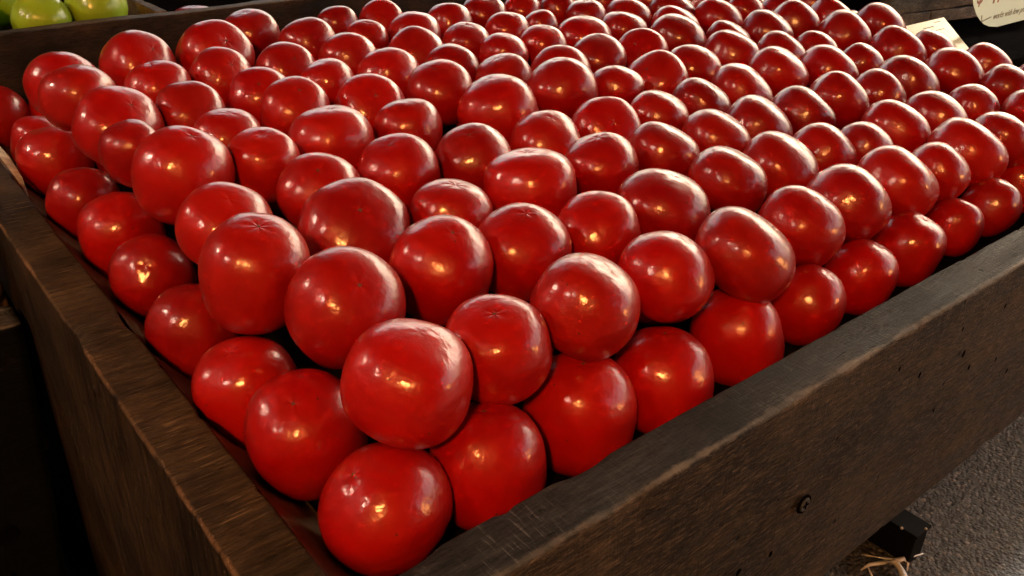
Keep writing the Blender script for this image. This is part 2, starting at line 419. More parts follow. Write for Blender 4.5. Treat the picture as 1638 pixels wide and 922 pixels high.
# dry husk by the side board
bm = bmesh.new(); hp = [(.004, .69, -.014), (.003, .73, -.004), (.001, .78, .004), (.002, .84, .006)]
prev = None
for i, p in enumerate(hp):
    w = (.001, .006, .008, .006)[i]; A = bm.verts.new((p[0]-w*.2, p[1], p[2])); B = bm.verts.new((p[0]+w, p[1]+.004, p[2]-.003)); C = bm.verts.new((p[0]+w*.5, p[1], p[2]-.006))
    if prev:
        bm.faces.new((prev[0], prev[1], B, A)); bm.faces.new((prev[1], prev[2], C, B)); bm.faces.new((prev[2], prev[0], A, C))
    prev = (A, B, C)
tag(obj('dry_husk', bm, M['leaf']), 'thin pale strip of dry husk wedged along the side board', 'husk')

# ------------------------------------------------------------------ tomatoes
def surf(th, ph, k, p, amp, lobes, dim):
    """unit tomato: th from the blossom end (top pole) to the stem end, ph around"""
    ct, st = math.cos(th), math.sin(th)
    r = (abs(ct)**p+abs(st)**p)**(-1/p)
    r *= 1+amp*math.cos(lobes*ph+k)*st**2*.7+amp*.8*math.cos(2*ph+k*2.1)*st**2
    d = Vector((st*math.cos(ph), st*math.sin(ph), ct))
    r *= 1+.045*noise.noise(d*1.3+Vector((k*3.7, k, 0)))+.006*noise.noise(d*3.1+Vector((k, k*5.1, 2)))
    crease = .5+.5*math.cos(lobes*ph+k)
    r -= dim*math.exp(-(th/.16)**2)*(1+.3*crease)+.006*crease*math.exp(-((th-.26)/.16)**2)
    r -= .16*math.exp(-((math.pi-th)/.28)**2)
    return d*r
def tomato_mesh(k, p, amp, lobes, dim, nu=64, nv=44):
    bm = bmesh.new(); rings = []
    for i in range(1, nv):
        t = math.pi*(i/nv); t = t if t > .5 else .5*(t/.5)**1.35
        rings.append([bm.verts.new(surf(t, 2*math.pi*j/nu, k, p, amp, lobes, dim)) for j in range(nu)])
    top = bm.verts.new(surf(1e-4, 0, k, p, amp, lobes, dim)); bot = bm.verts.new(surf(math.pi-1e-4, 0, k, p, amp, lobes, dim))
    for j in range(nu):
        bm.faces.new((top, rings[0][j], rings[0][(j+1) % nu])); bm.faces.new((bot, rings[-1][(j+1) % nu], rings[-1][j]))
    for A, B in zip(rings, rings[1:]):
        for j in range(nu): bm.faces.new((A[j], B[j], B[(j+1) % nu], A[(j+1) % nu]))
    bmesh.ops.recalc_face_normals(bm, faces=bm.faces[:])
    xs = [v.co for v in bm.verts]; sx = 2/(max(c.x for c in xs)-min(c.x for c in xs)); sy = 2/(max(c.y for c in xs)-min(c.y for c in xs)); sz = 2/(max(c.z for c in xs)-min(c.z for c in xs))
    oz = -(max(c.z for c in xs)+min(c.z for c in xs))/2
    for v in bm.verts: v.co = Vector((v.co.x*sx, v.co.y*sy, (v.co.z+oz)*sz))
    me = bpy.data.meshes.new('tomato'); bm.to_mesh(me); bm.free()
    for q in me.polygons: q.use_smooth = True
    me.materials.append(M['tomato'])
    # small star-shaped blossom scar lying on the pole
    sb = bmesh.new(); rnd = random.Random(k); c = sb.verts.new(Vector(((surf(1e-4, 0, k, p, amp, lobes, dim).x)*sx, 0, (surf(1e-4, 0, k, p, amp, lobes, dim).z+oz)*sz+.004)))
    ring = []; arms = rnd.choice((5, 6, 7))
    for j in range(arms*2):
        th = (.045+.035*rnd.random() if j % 2 == 0 else .016); ph = math.pi*j/arms+rnd.uniform(-.15, .15)
        q = surf(th, ph, k, p, amp, lobes, dim); ring.append(sb.verts.new((q.x*sx, q.y*sy, (q.z+oz)*sz+.006)))
    for j in range(len(ring)): sb.faces.new((c, ring[j], ring[(j+1) % len(ring)]))
    bmesh.ops.recalc_face_normals(sb, faces=sb.faces[:])
    ms = bpy.data.meshes.new('blossom_scar'); sb.to_mesh(ms); sb.free(); ms.materials.append(M['scar'])
    return me, ms
random.seed(11)
KINDS = []
for k in range(14):
    KINDS.append(tomato_mesh(k*1.7+.3, random.uniform(2.12, 2.6), random.uniform(.006, .026), random.choice((4, 5, 5, 6, 7)), random.uniform(.005, .035)))

# x, y, z, horizontal radius, vertical radius, tilt (metres, radians)
TOM = {
'a1': (0.0533, 0.0537, -0.0107, 0.0391, 0.0344, -0.104, -0.489, 0.026),
'a2': (0.0459, 0.1342, -0.0042, 0.0387, 0.0426, 0.367, -0.303, -0.057),
'a3': (0.0404, 0.2109, -0.0134, 0.0365, 0.0399, -0.067, -0.254, 0),
'a4': (0.039, 0.3158, -0.0137, 0.0345, 0.0379, -0.104, 0.096, 0),
'a5': (0.0443, 0.4232, -0.0102, 0.0351, 0.0386, 0.833, -0.286, -0.127),
'a6': (0.0503, 0.5251, -0.0108, 0.038, 0.0418, 0.099, -0.014, 0),
'a7': (0.0443, 0.6305, -0.014, 0.0348, 0.0382, 0.068, 0.053, 0),
'a8': (0.0523, 0.7736, -0.0097, 0.0408, 0.0391, -0.185, 0.056, 0),
'a9': (0.0559, 0.8795, -0.0187, 0.0306, 0.0337, -0.097, 0.248, 0),
'a10': (0.0364, 1.0054, -0.0152, 0.0405, 0.0426, 0.116, 0.007, 0),
'b1': (0.1256, 0.0481, -0.0135, 0.0372, 0.0402, -0.1, -0, 0),
'b2': (0.2095, 0.0539, -0.0151, 0.0394, 0.0424, 0.038, -0.031, -0.001),
'b3': (0.2832, 0.0459, -0.0137, 0.0367, 0.039, -0.057, 0.011, -0),
'b4': (0.3802, 0.0555, -0.0177, 0.0367, 0.0396, -0.211, -0.112, 0.012),
'b5': (0.4664, 0.0504, -0.0156, 0.0319, 0.0345, 0.342, 0.204, 0.014),
'b6': (0.5528, 0.0534, -0.0179, 0.0309, 0.0334, 0.21, 0.329, 0.046),
'b7': (0.6372, 0.0563, -0.0161, 0.0322, 0.0348, 0.245, 0.179, 0.007),
'b8': (0.7305, 0.0575, -0.019, 0.0274, 0.0296, 0.183, 0.347, 0.051),
'b9': (0.8086, 0.0576, -0.0169, 0.029, 0.0313, 0.374, 0.352, 0.053),
'b10': (0.9231, 0.0773, -0.0249, 0.0319, 0.0345, 0.236, 0.345, 0.051),
'c1': (0.0842, 0.0699, 0.0555, 0.038, 0.0336, 0.095, 0.214, 0.01),
'c2': (0.0941, 0.1608, 0.0598, 0.039, 0.0398, 0.735, -0.06, -0.023),
'c3': (0.0663, 0.2372, 0.0628, 0.0389, 0.0396, 0.21, 0.086, 0.009),
'c4': (0.0892, 0.4333, 0.0692, 0.0419, 0.0416, 0.35, 0.197, 0.035),
'c5': (0.0818, 0.3278, 0.0619, 0.0366, 0.0293, 0.432, 0.057, 0.013),
'c6': (0.0707, 0.5073, 0.0722, 0.0285, 0.0291, 0.126, -0.295, 0),
'c7': (0.0848, 0.5931, 0.0718, 0.0427, 0.0342, 0.662, 0.29, 0.1),
'c8': (0.0743, 0.6872, 0.0807, 0.0382, 0.0337, -0.125, 0.029, 0),
'c9': (0.077, 0.7633, 0.0778, 0.0402, 0.0354, -0.233, 0.089, 0),
'c10': (0.1751, 0.812, 0.0729, 0.0432, 0.0381, 0.799, 0.32, 0.136),
'c11': (0.273, 0.82, 0.0689, 0.0461, 0.0406, 0.84, 0.159, 0.071),
'c12': (0.3588, 0.9059, 0.0686, 0.0407, 0.0358, 0.011, -0.117, 0),
'c13': (0.1645, 0.715, 0.0677, 0.0358, 0.0315, 0.048, -0.154, 0),
'c14': (0.2417, 0.7232, 0.0651, 0.0378, 0.0333, 0.799, 0.156, 0.066),
'c15': (0.1603, 0.6073, 0.0656, 0.0362, 0.0319, 0.599, -0.039, -0.012),
'c16': (0.1641, 0.5198, 0.0622, 0.0339, 0.0298, 0.186, 0.039, 0),
'c17': (0.1617, 0.4338, 0.0634, 0.0335, 0.0309, 0.221, -0.009, 0),
'c18': (0.2493, 0.6312, 0.0627, 0.0365, 0.0321, 0.718, -0.293, -0.11),
'c19': (0.2567, 0.5607, 0.0638, 0.0378, 0.0333, 0.547, -0.027, -0.008),
'c20': (0.3257, 0.7252, 0.0608, 0.038, 0.0335, 0.813, 0.014, 0.006),
'c21': (0.407, 0.8267, 0.0662, 0.0405, 0.0356, -0.176, -0.085, 0),
'c22': (0.5078, 0.9292, 0.0631, 0.0321, 0.0282, -0.3, -0.097, 0),
'c23': (0.424, 0.7455, 0.0579, 0.0408, 0.0359, -0.172, 0.3, 0),
'c24': (0.3394, 0.6456, 0.0594, 0.0348, 0.0306, -0.09, -0.247, 0),
'c25': (0.3401, 0.5466, 0.0544, 0.0395, 0.0348, 0.796, -0.186, -0.079),
'c26': (0.2457, 0.4606, 0.0577, 0.0424, 0.0373, 0.008, 0.03, 0),
'c27': (0.1763, 0.3522, 0.0574, 0.0363, 0.0319, 0.465, -0.236, -0.056),
'c28': (0.1631, 0.2725, 0.0543, 0.0444, 0.0355, 0.662, -0.124, -0.043),
'c29': (0.3361, 0.4632, 0.0545, 0.036, 0.0316, -0.079, -0.027, 0),
'c30': (0.258, 0.3571, 0.0558, 0.0378, 0.0333, 0.141, -0.347, -0.025),
'c31': (0.2464, 0.2581, 0.0496, 0.035, 0.0308, 0.118, 0.104, 0),
'c32': (0.3369, 0.3493, 0.0526, 0.038, 0.0334, 0.23, -0.288, -0.033),
'c33': (0.5031, 0.834, 0.0575, 0.0322, 0.0283, 0.253, -0.033, 0),
'c34': (0.5872, 0.9319, 0.056, 0.0371, 0.0327, 0.836, -0.354, -0.159),
'c35': (0.5835, 0.8325, 0.0545, 0.0401, 0.0353, 0.013, -0.038, 0),
'c36': (0.5255, 0.7401, 0.0496, 0.0416, 0.0366, 0.754, -0.345, -0.138),
'c37': (0.4314, 0.6573, 0.0536, 0.041, 0.0361, -0.269, -0.069, 0),
'c38': (0.6784, 0.8767, 0.0529, 0.0368, 0.0324, -0.227, 0.141, 0),
'c39': (0.7618, 0.898, 0.0497, 0.0386, 0.034, 0.22, -0.072, 0),
'c40': (0.6219, 0.7517, 0.0492, 0.0366, 0.0322, 0.098, -0.034, 0),
'c41': (0.5267, 0.6529, 0.0496, 0.0366, 0.0322, 0.065, 0.277, 0),
'c42': (0.4321, 0.5452, 0.0588, 0.0397, 0.0349, 0.269, -0.322, -0.044),
'c43': (0.7269, 0.7899, 0.048, 0.0362, 0.0319, 0.115, 0.083, 0),
'c44': (0.6338, 0.6793, 0.0471, 0.0347, 0.0305, 0.108, 0.164, 0),
'c45': (0.5567, 0.58, 0.0444, 0.0383, 0.0337, -0.109, -0.3, 0),
'c46': (0.8583, 0.9139, 0.0466, 0.0349, 0.0307, 0.167, -0.065, 0),
'c47': (0.8061, 0.8034, 0.0469, 0.0286, 0.0252, -0.193, -0.187, 0),
'c48': (0.7137, 0.6885, 0.0457, 0.036, 0.0317, 0.181, 0.029, 0),
'c49': (0.6476, 0.5756, 0.0371, 0.0432, 0.038, 0.576, -0.777, -0.242),
'c50': (0.4544, 0.4625, 0.0511, 0.0468, 0.0411, -0.108, -0.18, 0),
'c51': (0.5756, 0.49, 0.0508, 0.0438, 0.0386, -0.136, -0.177, 0),
'c52': (0.9244, 0.8951, 0.0446, 0.0332, 0.0292, -0.047, -0.143, 0),
'c53': (0.9288, 0.8264, 0.0396, 0.0365, 0.0321, 0.006, -0.077, 0),
'c54': (0.8094, 0.7035, 0.0387, 0.0445, 0.0392, -0.013, 0.104, 0),
'c55': (1.0228, 0.8813, 0.0484, 0.0323, 0.0284, 0.224, 0.249, 0),
'c56': (1.0122, 0.8047, 0.0393, 0.04, 0.0296, 0.14, 0.175, 0.013),
'c57': (0.915, 0.7204, 0.0407, 0.0392, 0.029, 0.093, 0.216, 0.018),
'c58': (0.744, 0.6013, 0.0397, 0.0401, 0.0353, 0.245, -0.095, 0),
'c59': (0.8369, 0.6056, 0.0348, 0.0407, 0.0301, 0.252, -0.803, -0.107),
'c60': (0.9676, 0.6505, 0.0344, 0.0475, 0.0351, 0.208, 0.272, 0.031),
'c61': (1.0383, 0.7193, 0.0336, 0.0418, 0.0309, 0.191, 0.312, 0.04),
'c62': (1.1177, 0.7984, 0.0335, 0.0436, 0.0323, 0.11, 0.206, 0.017),
'c63': (0.6567, 0.4757, 0.0452, 0.0342, 0.0253, 0.104, 0.071, 0),
'c64': (0.7437, 0.4894, 0.0347, 0.0436, 0.0322, 0.15, -0.819, -0.065),
'c65': (0.8377, 0.5039, 0.0358, 0.0414, 0.0307, 0.245, 0.204, 0.014),
'c66': (0.6224, 0.3721, 0.039, 0.0366, 0.0271, 0.176, 0.254, 0.027),
'c67': (0.5358, 0.3724, 0.0358, 0.04, 0.0352, 0.867, -0.333, -0.155),
'c68': (0.7172, 0.3868, 0.0336, 0.0369, 0.0273, 0.365, 0.313, 0.042),
'c69': (0.4443, 0.3667, 0.0419, 0.0383, 0.0337, 0.3, -0.039, 0),
'c70': (0.4392, 0.2776, 0.0447, 0.0371, 0.0327, -0.04, -0.205, 0),
'c71': (0.5264, 0.2753, 0.0421, 0.0372, 0.0275, 0.211, 0.299, 0.036),
'c72': (0.6198, 0.2827, 0.0355, 0.039, 0.0288, 0.246, 0.315, 0.043),
'c73': (0.3409, 0.2682, 0.0507, 0.0424, 0.0339, -0.074, -0.053, 0),
'c74': (0.4189, 0.1772, 0.0422, 0.0423, 0.0313, 0.151, 0.147, 0.006),
'c75': (0.3339, 0.1721, 0.0426, 0.036, 0.0317, 0.221, -0.3, 0),
'c76': (0.5194, 0.1857, 0.0403, 0.0394, 0.0292, 0.255, 0.382, 0.065),
'c77': (0.254, 0.1732, 0.0496, 0.0387, 0.035, 0.162, -0.033, 0),
'c78': (0.1798, 0.1754, 0.0559, 0.0384, 0.0376, 0.392, 0.028, 0.005),
'c79': (0.3174, 0.0818, 0.0465, 0.037, 0.0318, 0.183, 0.292, 0.035),
'c80': (0.2267, 0.0714, 0.0563, 0.0373, 0.0321, 0.334, 0.366, 0.057),
'c81': (0.1534, 0.0749, 0.0492, 0.0344, 0.0303, 0.127, -0.172, -0.011),
'c82': (0.3937, 0.0678, 0.0463, 0.0415, 0.0307, 0.441, 0.492, 0.109),
'c83': (0.4951, 0.0853, 0.0366, 0.0359, 0.0309, 0.412, 0.414, 0.073),
'c84': (0.5798, 0.0937, 0.0338, 0.0385, 0.0323, 0.402, 0.606, 0.183),
'c85': (0.6779, 0.0996, 0.0282, 0.0409, 0.0303, 0.439, 0.525, 0.133),
'c86': (0.7495, 0.095, 0.025, 0.032, 0.0275, 0.567, 0.46, 0.097),
'c87': (0.8363, 0.1066, 0.0243, 0.0426, 0.0315, 0.436, 0.465, 0.1),
'c88': (0.9028, 0.1007, 0.0284, 0.0351, 0.0259, 0.4, 0.545, 0.145),
'c89': (0.6147, 0.1939, 0.0301, 0.042, 0.0311, 0.462, 0.351, 0.047),
'c90': (0.6954, 0.1973, 0.0245, 0.0367, 0.0316, 0.516, 0.485, 0.111),
'c91': (0.7574, 0.1838, 0.0224, 0.0335, 0.0288, 0.472, 0.51, 0.125),
'c92': (0.8532, 0.2016, 0.0221, 0.0419, 0.031, 0.369, 0.481, 0.108),
'c93': (0.9536, 0.2019, 0.015, 0.0418, 0.0309, 0.427, 0.606, 0.183),
'c94': (0.7161, 0.298, 0.0257, 0.0426, 0.0316, 0.491, 0.425, 0.082),
'c95': (0.8046, 0.2982, 0.024, 0.0405, 0.03, 0.401, 0.565, 0.157),
'c96': (0.8907, 0.3056, 0.0259, 0.0393, 0.0338, 0.476, 0.598, 0.178),
'c97': (0.8186, 0.4028, 0.0267, 0.0429, 0.0317, 0.475, 0.489, 0.107),
'c98': (0.9303, 0.4277, 0.0304, 0.0438, 0.0324, 0.374, 0.399, 0.069),
'c99': (0.9664, 0.5376, 0.0299, 0.0446, 0.033, 0.277, 0.364, 0.058),
'c100': (1.0378, 0.4142, 0.017, 0.0463, 0.0343, 0.418, 0.567, 0.158),
'c101': (1.0585, 0.6196, 0.0243, 0.0381, 0.0282, 0.353, 0.359, 0.057),
'c102': (1.165, 0.7279, 0.0286, 0.0446, 0.033, 0.273, 0.383, 0.064),
'c103': (1.1745, 0.627, 0.0207, 0.0462, 0.0342, 0.459, 0.326, 0.04),
'c104': (1.0592, 0.5147, 0.0218, 0.0411, 0.0304, 0.428, 0.446, 0.091),
'c105': (1.1532, 0.5115, 0.0165, 0.0367, 0.0272, 0.404, 0.479, 0.107),
'c106': (1.2886, 0.6527, 0.0182, 0.0458, 0.0394, 0.486, 0.596, 0.175),
'c107': (1.2954, 0.7657, 0.022, 0.0404, 0.0299, 0.347, 0.372, 0.061),
'c108': (1.3638, 0.7352, 0.0138, 0.0437, 0.0324, 0.349, 0.509, 0.123),
'c109': (1.4101, 0.6531, 0.0123, 0.0454, 0.0336, 0.407, 0.492, 0.115),
'c110': (1.2981, 0.5554, 0.0119, 0.0467, 0.0402, 0.504, 0.502, 0.12),
'c111': (1.4323, 0.5642, 0.0103, 0.0496, 0.0367, 0.43, 0.489, 0.113),
'c112': (1.1321, 0.4184, 0.014, 0.035, 0.0301, 0.514, 0.498, 0.118),
'c113': (0.9974, 0.3094, 0.0157, 0.0359, 0.0309, 0.479, 0.523, 0.132),
'c114': (1.0974, 0.3219, 0.0114, 0.0461, 0.0341, 0.441, 0.518, 0.129),
'c115': (1.278, 0.4412, 0.0089, 0.0478, 0.0354, 0.459, 0.564, 0.156),
'c116': (1.3586, 0.4214, 0.0055, 0.0393, 0.0291, 0.466, 0.399, 0.065),
'c117': (1.2274, 0.3174, 0.0059, 0.046, 0.0341, 0.463, 0.562, 0.155),
'c118': (1.337, 0.3197, 0.0016, 0.0422, 0.0312, 0.437, 0.475, 0.105),
'c119': (1.2192, 0.2347, 0.0049, 0.0362, 0.0311, 0.505, 0.436, 0.085),
'c120': (1.3204, 0.237, -0.0008, 0.0321, 0.0238, 0.471, 0.533, 0.138),
'c121': (1.0646, 0.2085, 0.0088, 0.0345, 0.0296, 0.497, 0.439, 0.086),
'c122': (1.1079, 0.1534, 0.0082, 0.0352, 0.0261, 0.403, 0.584, 0.169),
'c123': (1.2444, 0.8318, 0.0288, 0.0397, 0.0294, 0.214, 0.307, 0.04),
'c124': (1.1729, 0.9083, 0.0336, 0.0375, 0.0277, 0.286, 0.173, 0.012),
'c125': (1.0009, 0.9471, 0.0471, 0.0325, 0.0286, -0.3, 0.3, 0),
'c126': (1.5103, 0.7617, 0.0126, 0.0396, 0.034, 0.528, 0.519, 0.13),
'c127': (0.9758, 1.0108, 0.0397, 0.0358, 0.0315, 0.3, -0.012, 0),
}
FILL = [
(0.1452, 0.1579, -0.0132, 0.037),
(0.1363, 0.3989, -0.0132, 0.037),
(1.3996, 0.1423, -0.0132, 0.037),
(0.2344, 0.4327, -0.0132, 0.037),
(1.2634, 0.1314, -0.0132, 0.037),
(1.4489, 0.8588, -0.0132, 0.037),
(0.2314, 0.9477, -0.0132, 0.037),
(0.4908, 0.1465, -0.0132, 0.037),
(0.2548, 0.8806, -0.0132, 0.037),
(0.2271, 0.3185, -0.0132, 0.037),
(0.2334, 0.5585, -0.0132, 0.037),
(0.2875, 0.7076, -0.0132, 0.037),
(1.1821, 0.082, -0.0132, 0.037),
(1.4637, 0.0476, -0.0132, 0.037),
(1.2742, 0.0487, -0.0132, 0.037),
(1.0572, 0.0868, -0.0132, 0.037),
(1.4891, 0.1939, -0.0132, 0.037),
(0.2161, 0.6808, -0.0132, 0.037),
(0.9096, 0.9039, -0.0132, 0.037),
(1.4834, 0.6597, -0.0132, 0.037),
(1.3472, 0.082, -0.0132, 0.037),
(0.3872, 0.486, -0.0132, 0.037),
(1.2473, 0.9719, -0.0132, 0.037),
(0.2748, 0.6261, -0.0132, 0.037),
(0.3842, 0.1442, -0.0132, 0.037),
(0.7714, 0.5528, -0.0132, 0.037),
(0.4031, 0.9922, -0.0132, 0.037),
(0.1849, 0.8111, -0.0132, 0.037),
(0.9833, 0.1386, -0.0132, 0.037),
(0.5757, 0.1441, -0.0132, 0.037),
(0.9426, 0.3653, -0.0132, 0.037),
(0.2213, 0.1517, -0.0132, 0.037),
(1.2083, 0.3921, -0.0132, 0.037),
(1.061, 0.7888, -0.0132, 0.037),
(0.1264, 0.8655, -0.0132, 0.037),
(0.8712, 0.3711, -0.0132, 0.037),
(0.1114, 0.9999, -0.0132, 0.037),
(1.01, 0.9838, -0.0132, 0.037),
(0.1277, 0.7595, -0.0132, 0.037),
(1.4833, 0.958, -0.0132, 0.037),
(0.496, 0.3447, -0.0132, 0.037),
(0.7199, 0.1403, -0.0132, 0.037),
(0.2407, 0.7639, -0.0132, 0.037),
(1.4725, 0.1183, -0.0132, 0.037),
(0.4067, 0.4172, -0.0132, 0.037),
(1.1152, 0.0454, -0.0132, 0.037),
(0.9044, 0.1525, -0.0132, 0.037),
(0.9443, 0.2756, -0.0132, 0.037),
(1.1926, 0.1549, -0.0132, 0.037),
(0.1498, 0.9401, -0.0132, 0.037),
(0.6016, 0.3365, -0.0132, 0.037),
(0.9854, 0.0409, -0.0132, 0.037),
(1.0115, 0.2471, -0.0132, 0.037),
(1.3303, 0.1729, -0.0132, 0.037),
(0.1875, 0.6146, -0.0132, 0.037),
(0.6495, 0.1558, -0.0158, 0.034),
(0.5488, 0.6176, -0.0158, 0.034),
(0.7993, 0.1607, -0.0158, 0.034),
(1.1049, 0.4749, -0.0158, 0.034),
(1.2826, 0.3666, -0.0158, 0.034),
]

def rot_of(e): return Euler(e, 'XYZ').to_matrix().to_4x4()
def place(i, p, a, c, e, label, group, kind=None, spin=None, scar=False):
    me, ms = KINDS[(i*5+3) % len(KINDS)] if kind is None else KINDS[kind]
    t = bpy.data.objects.new('tomato', me); col.objects.link(t)
    spin = random.uniform(0, 6.28) if spin is None else spin
    q = random.uniform(.0, .02)
    t.matrix_world = Matrix.Translation(p) @ rot_of(e) @ Matrix.Rotation(spin, 4, 'Z') @ Matrix.Diagonal((a*(1+q), a*(1-q), c, 1))
    if scar:
        s = bpy.data.objects.new('blossom_scar', ms); col.objects.link(s); s.parent = t
    tag(t, label, 'tomato', group)
    return t
ORD = ['first', 'second', 'third', 'fourth', 'fifth', 'sixth', 'seventh', 'eighth', 'ninth', 'tenth', 'eleventh', 'twelfth', 'thirteenth', 'fourteenth', 'fifteenth', 'sixteenth', 'seventeenth', 'eighteenth', 'nineteenth', 'twentieth']
rows = {}
for n, d in TOM.items():
    if n[0] == 'c': rows.setdefault(max(0, int((d[1]-.02)/.082)), []).append((d[0], n))
LAB = {}
for r, lst in rows.items():
    for j, (x, n) in enumerate(sorted(lst)):
        d = TOM[n]; look = ('big' if d[3] > .0395 else 'small' if d[3] < .0345 else 'mid-sized')+(' round' if d[4]/d[3] > .92 else ' flattish')
        if len(lst) > 1 and j == len(lst)-1 and j > 3: pos = 'rightmost'
        else: pos = ORD[j]+' from left'
        LAB[n] = '%s tomato on top, %s in the %s row behind the front board' % (look, pos, ORD[r])
LAB['c1'] = 'round tomato resting on top at the near corner, above the lowest one'
LAB['c2'] = 'tall red tomato with a brown scar facing up, behind the near corner one'
LAB['c4'] = 'large tomato with a creased star on top, standing proud near the side board'
LAB['c78'] = 'round tomato with wrinkled scarred skin on its upper right shoulder'
LAB['c80'] = 'tomato tilted over a dark gap above the front bottom row'
LAB['c81'] = 'tomato with a dimpled top just right of the near corner one'
LAB['c28'] = 'broad flattish tomato with a creased pale dimple on top, near the side board'
LAB['c118'] = 'red tomato at the far right rim in front of the black background'
LAB['c111'] = 'red tomato at the far end just left of the yellow card'
LAB['c50'] = 'big round tomato raised above its neighbours in the middle of the pile'
for n in TOM:
    if n[0] == 'a': LAB[n] = 'red tomato in the bottom row along the side board, %s from the near corner' % ORD[int(n[1:])-1]
    if n[0] == 'b': LAB[n] = 'red tomato in the bottom row along the front board, %s from the near corner tomato' % ORD[int(n[1:])-1]
LAB['a1'] = 'lowest tomato sitting in the near corner of the crate'
LAB['a5'] = 'bottom-row tomato with a round dimple, fifth along the side board'
SCARS = 'c2 c3 c4 c28 c78 c81 c30 c32 c27 c14 c11 c10 c20 c19 c25 c7 a1 a2 b1 b2 b3 b4 c42 c64 c59 c61 c82 c50 c18'.split()
i = 0
SEEN = {}
for n, d in TOM.items():
    g = {'a': 'tomatoes in the bottom row along the side board', 'b': 'tomatoes in the bottom row along the front board', 'c': 'tomatoes on top of the pile'}[n[0]]
    SEEN[n] = place(i, Vector(d[:3]), d[3], d[4], d[5:8], LAB[n], g, scar=n in SCARS); i += 1
for d in FILL:
    place(i, Vector(d[:3]), d[3], d[3]*.86, (random.uniform(-.4, .4), random.uniform(-.4, .4), 0), 'red tomato lying underneath, almost hidden by the ones on top', 'tomatoes hidden under the top ones'); i += 1

# ------------------------------------------------------------------ green tomatoes behind the back board
gt = None
for (x, y, z, a, lab) in ((.142, 1.130, .078, .040, 'yellow-green tomato behind the back board, middle of three'), (.222, 1.142, .088, .043, 'yellow-green tomato behind the back board, rightmost'),
                          (.052, 1.158, .085, .040, 'yellow-green tomato cut by the left picture edge behind the back board'), (.105, 1.235, .095, .040, 'shaded olive tomato in the second row behind the back board')):
    if gt is None:
        me = KINDS[2][0].copy(); me.materials.clear(); me.materials.append(M['green_tomato'])
        ms = KINDS[2][1]; gt = True
    t = bpy.data.objects.new('green_tomato', me); col.objects.link(t)
    t.matrix_world = Matrix.Translation((x, y, z)) @ Euler((.3, .2, x*40)).to_matrix().to_4x4() @ Matrix.Diagonal((a, a, a*.9, 1))
    s = bpy.data.objects.new('blossom_scar', ms); col.objects.link(s); s.parent = t
    tag(t, lab, 'green tomato', 'green tomatoes behind the back board')
for (x, y, z, lab) in ((.375, 1.165, .034, 'dark red tomato in shade behind the back board'),):
    me, ms = KINDS[4]
    t = bpy.data.objects.new('tomato', me); col.objects.link(t)
    t.matrix_world = Matrix.Translation((x, y, z)) @ Matrix.Diagonal((.042, .042, .036, 1))
    s = bpy.data.objects.new('blossom_scar', ms); col.objects.link(s); s.parent = t
    tag(t, lab, 'tomato')
tray = empty('rear_tray', (.3, 1.4, -.02)); tag(tray, 'dark tray holding the green tomatoes behind the back board', 'tray')
for nm, bm, m in (('base', box_bm((-.3, 1.081, .0), (1.6, 1.75, .02)), M['darkbin']), ('divider', plank_bm((.290, 1.082, .021), (.306, 1.7, .083), 1, 40, .002, .0008, 3), M['plank_wood']), ('far_board', box_bm((-.3, 1.752, -.1), (1.6, 1.775, .2)), M['darkbin'])):
    bmesh.ops.transform(bm, matrix=Matrix.Translation(-tray.location), verts=bm.verts); obj(nm, bm, m, tray)

# ------------------------------------------------------------------ neighbouring crate on the left
nb = empty('neighbour_crate', (-.25, .6, -.6)); tag(nb, 'black painted crate with a weathered grey rim left of the tomato crate', 'crate')
def under(nm, bm, m, p, smooth=False):
    bmesh.ops.transform(bm, matrix=Matrix.Translation(-p.location), verts=bm.verts); return obj(nm, bm, m, p, smooth)
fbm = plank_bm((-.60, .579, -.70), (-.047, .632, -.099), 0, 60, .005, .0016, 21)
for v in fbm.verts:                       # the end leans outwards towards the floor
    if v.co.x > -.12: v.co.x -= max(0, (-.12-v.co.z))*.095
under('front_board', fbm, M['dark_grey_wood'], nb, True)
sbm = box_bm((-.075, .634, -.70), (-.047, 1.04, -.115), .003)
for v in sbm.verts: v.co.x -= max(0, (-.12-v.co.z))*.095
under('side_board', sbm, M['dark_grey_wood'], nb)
h = under('hand_hole', tube_bm([(-.118, .5800, -.335), (-.118, .5765, -.335)], .012, 20), M['darkbin'], nb)
sp_ = empty('wooden_slat', (-.1, .66, -.1)); 
bpy.data.objects.remove(sp_)
sl = obj('wooden_slat', plank_bm((-.16, .650, -.30), (-.047, .672, .02), 2, 40, .006, .0018, 31), M['plank_wood'], None, True)
tag(sl, 'short upright brown slat standing inside the black crate', 'slat')
# dark table the crates stand on
tb = empty('display_table', (.7, .6, GZ)); tag(tb, 'dark table under the tomato crate, mostly in shadow', 'table')
under('table_top', box_bm((.04, .03, -.275), (1.58, 1.6, -.24)), M['darkbin'], tb)
under('shade_sheet', box_bm((.08, .24, GZ+.02), (1.0, .26, -.28)), M['darkbin'], tb)  # black sheet standing in for the shade under the table
for x, y in ((.12, .22), (1.1, .55), (.12, 1.5), (1.1, 1.5)): under('leg', box_bm((x-.03, y-.03, GZ+.001), (x+.03, y+.03, -.277)), M['darkbin'], tb)
ap = obj('lower_plank', plank_bm((-.058, .30, -.80), (-.030, 1.0, -.543), 1, 60, .004, .001, 17), M['left_wood'], None, True)
tag(ap, 'nail-pocked plank below the side board at the lower left', 'plank')

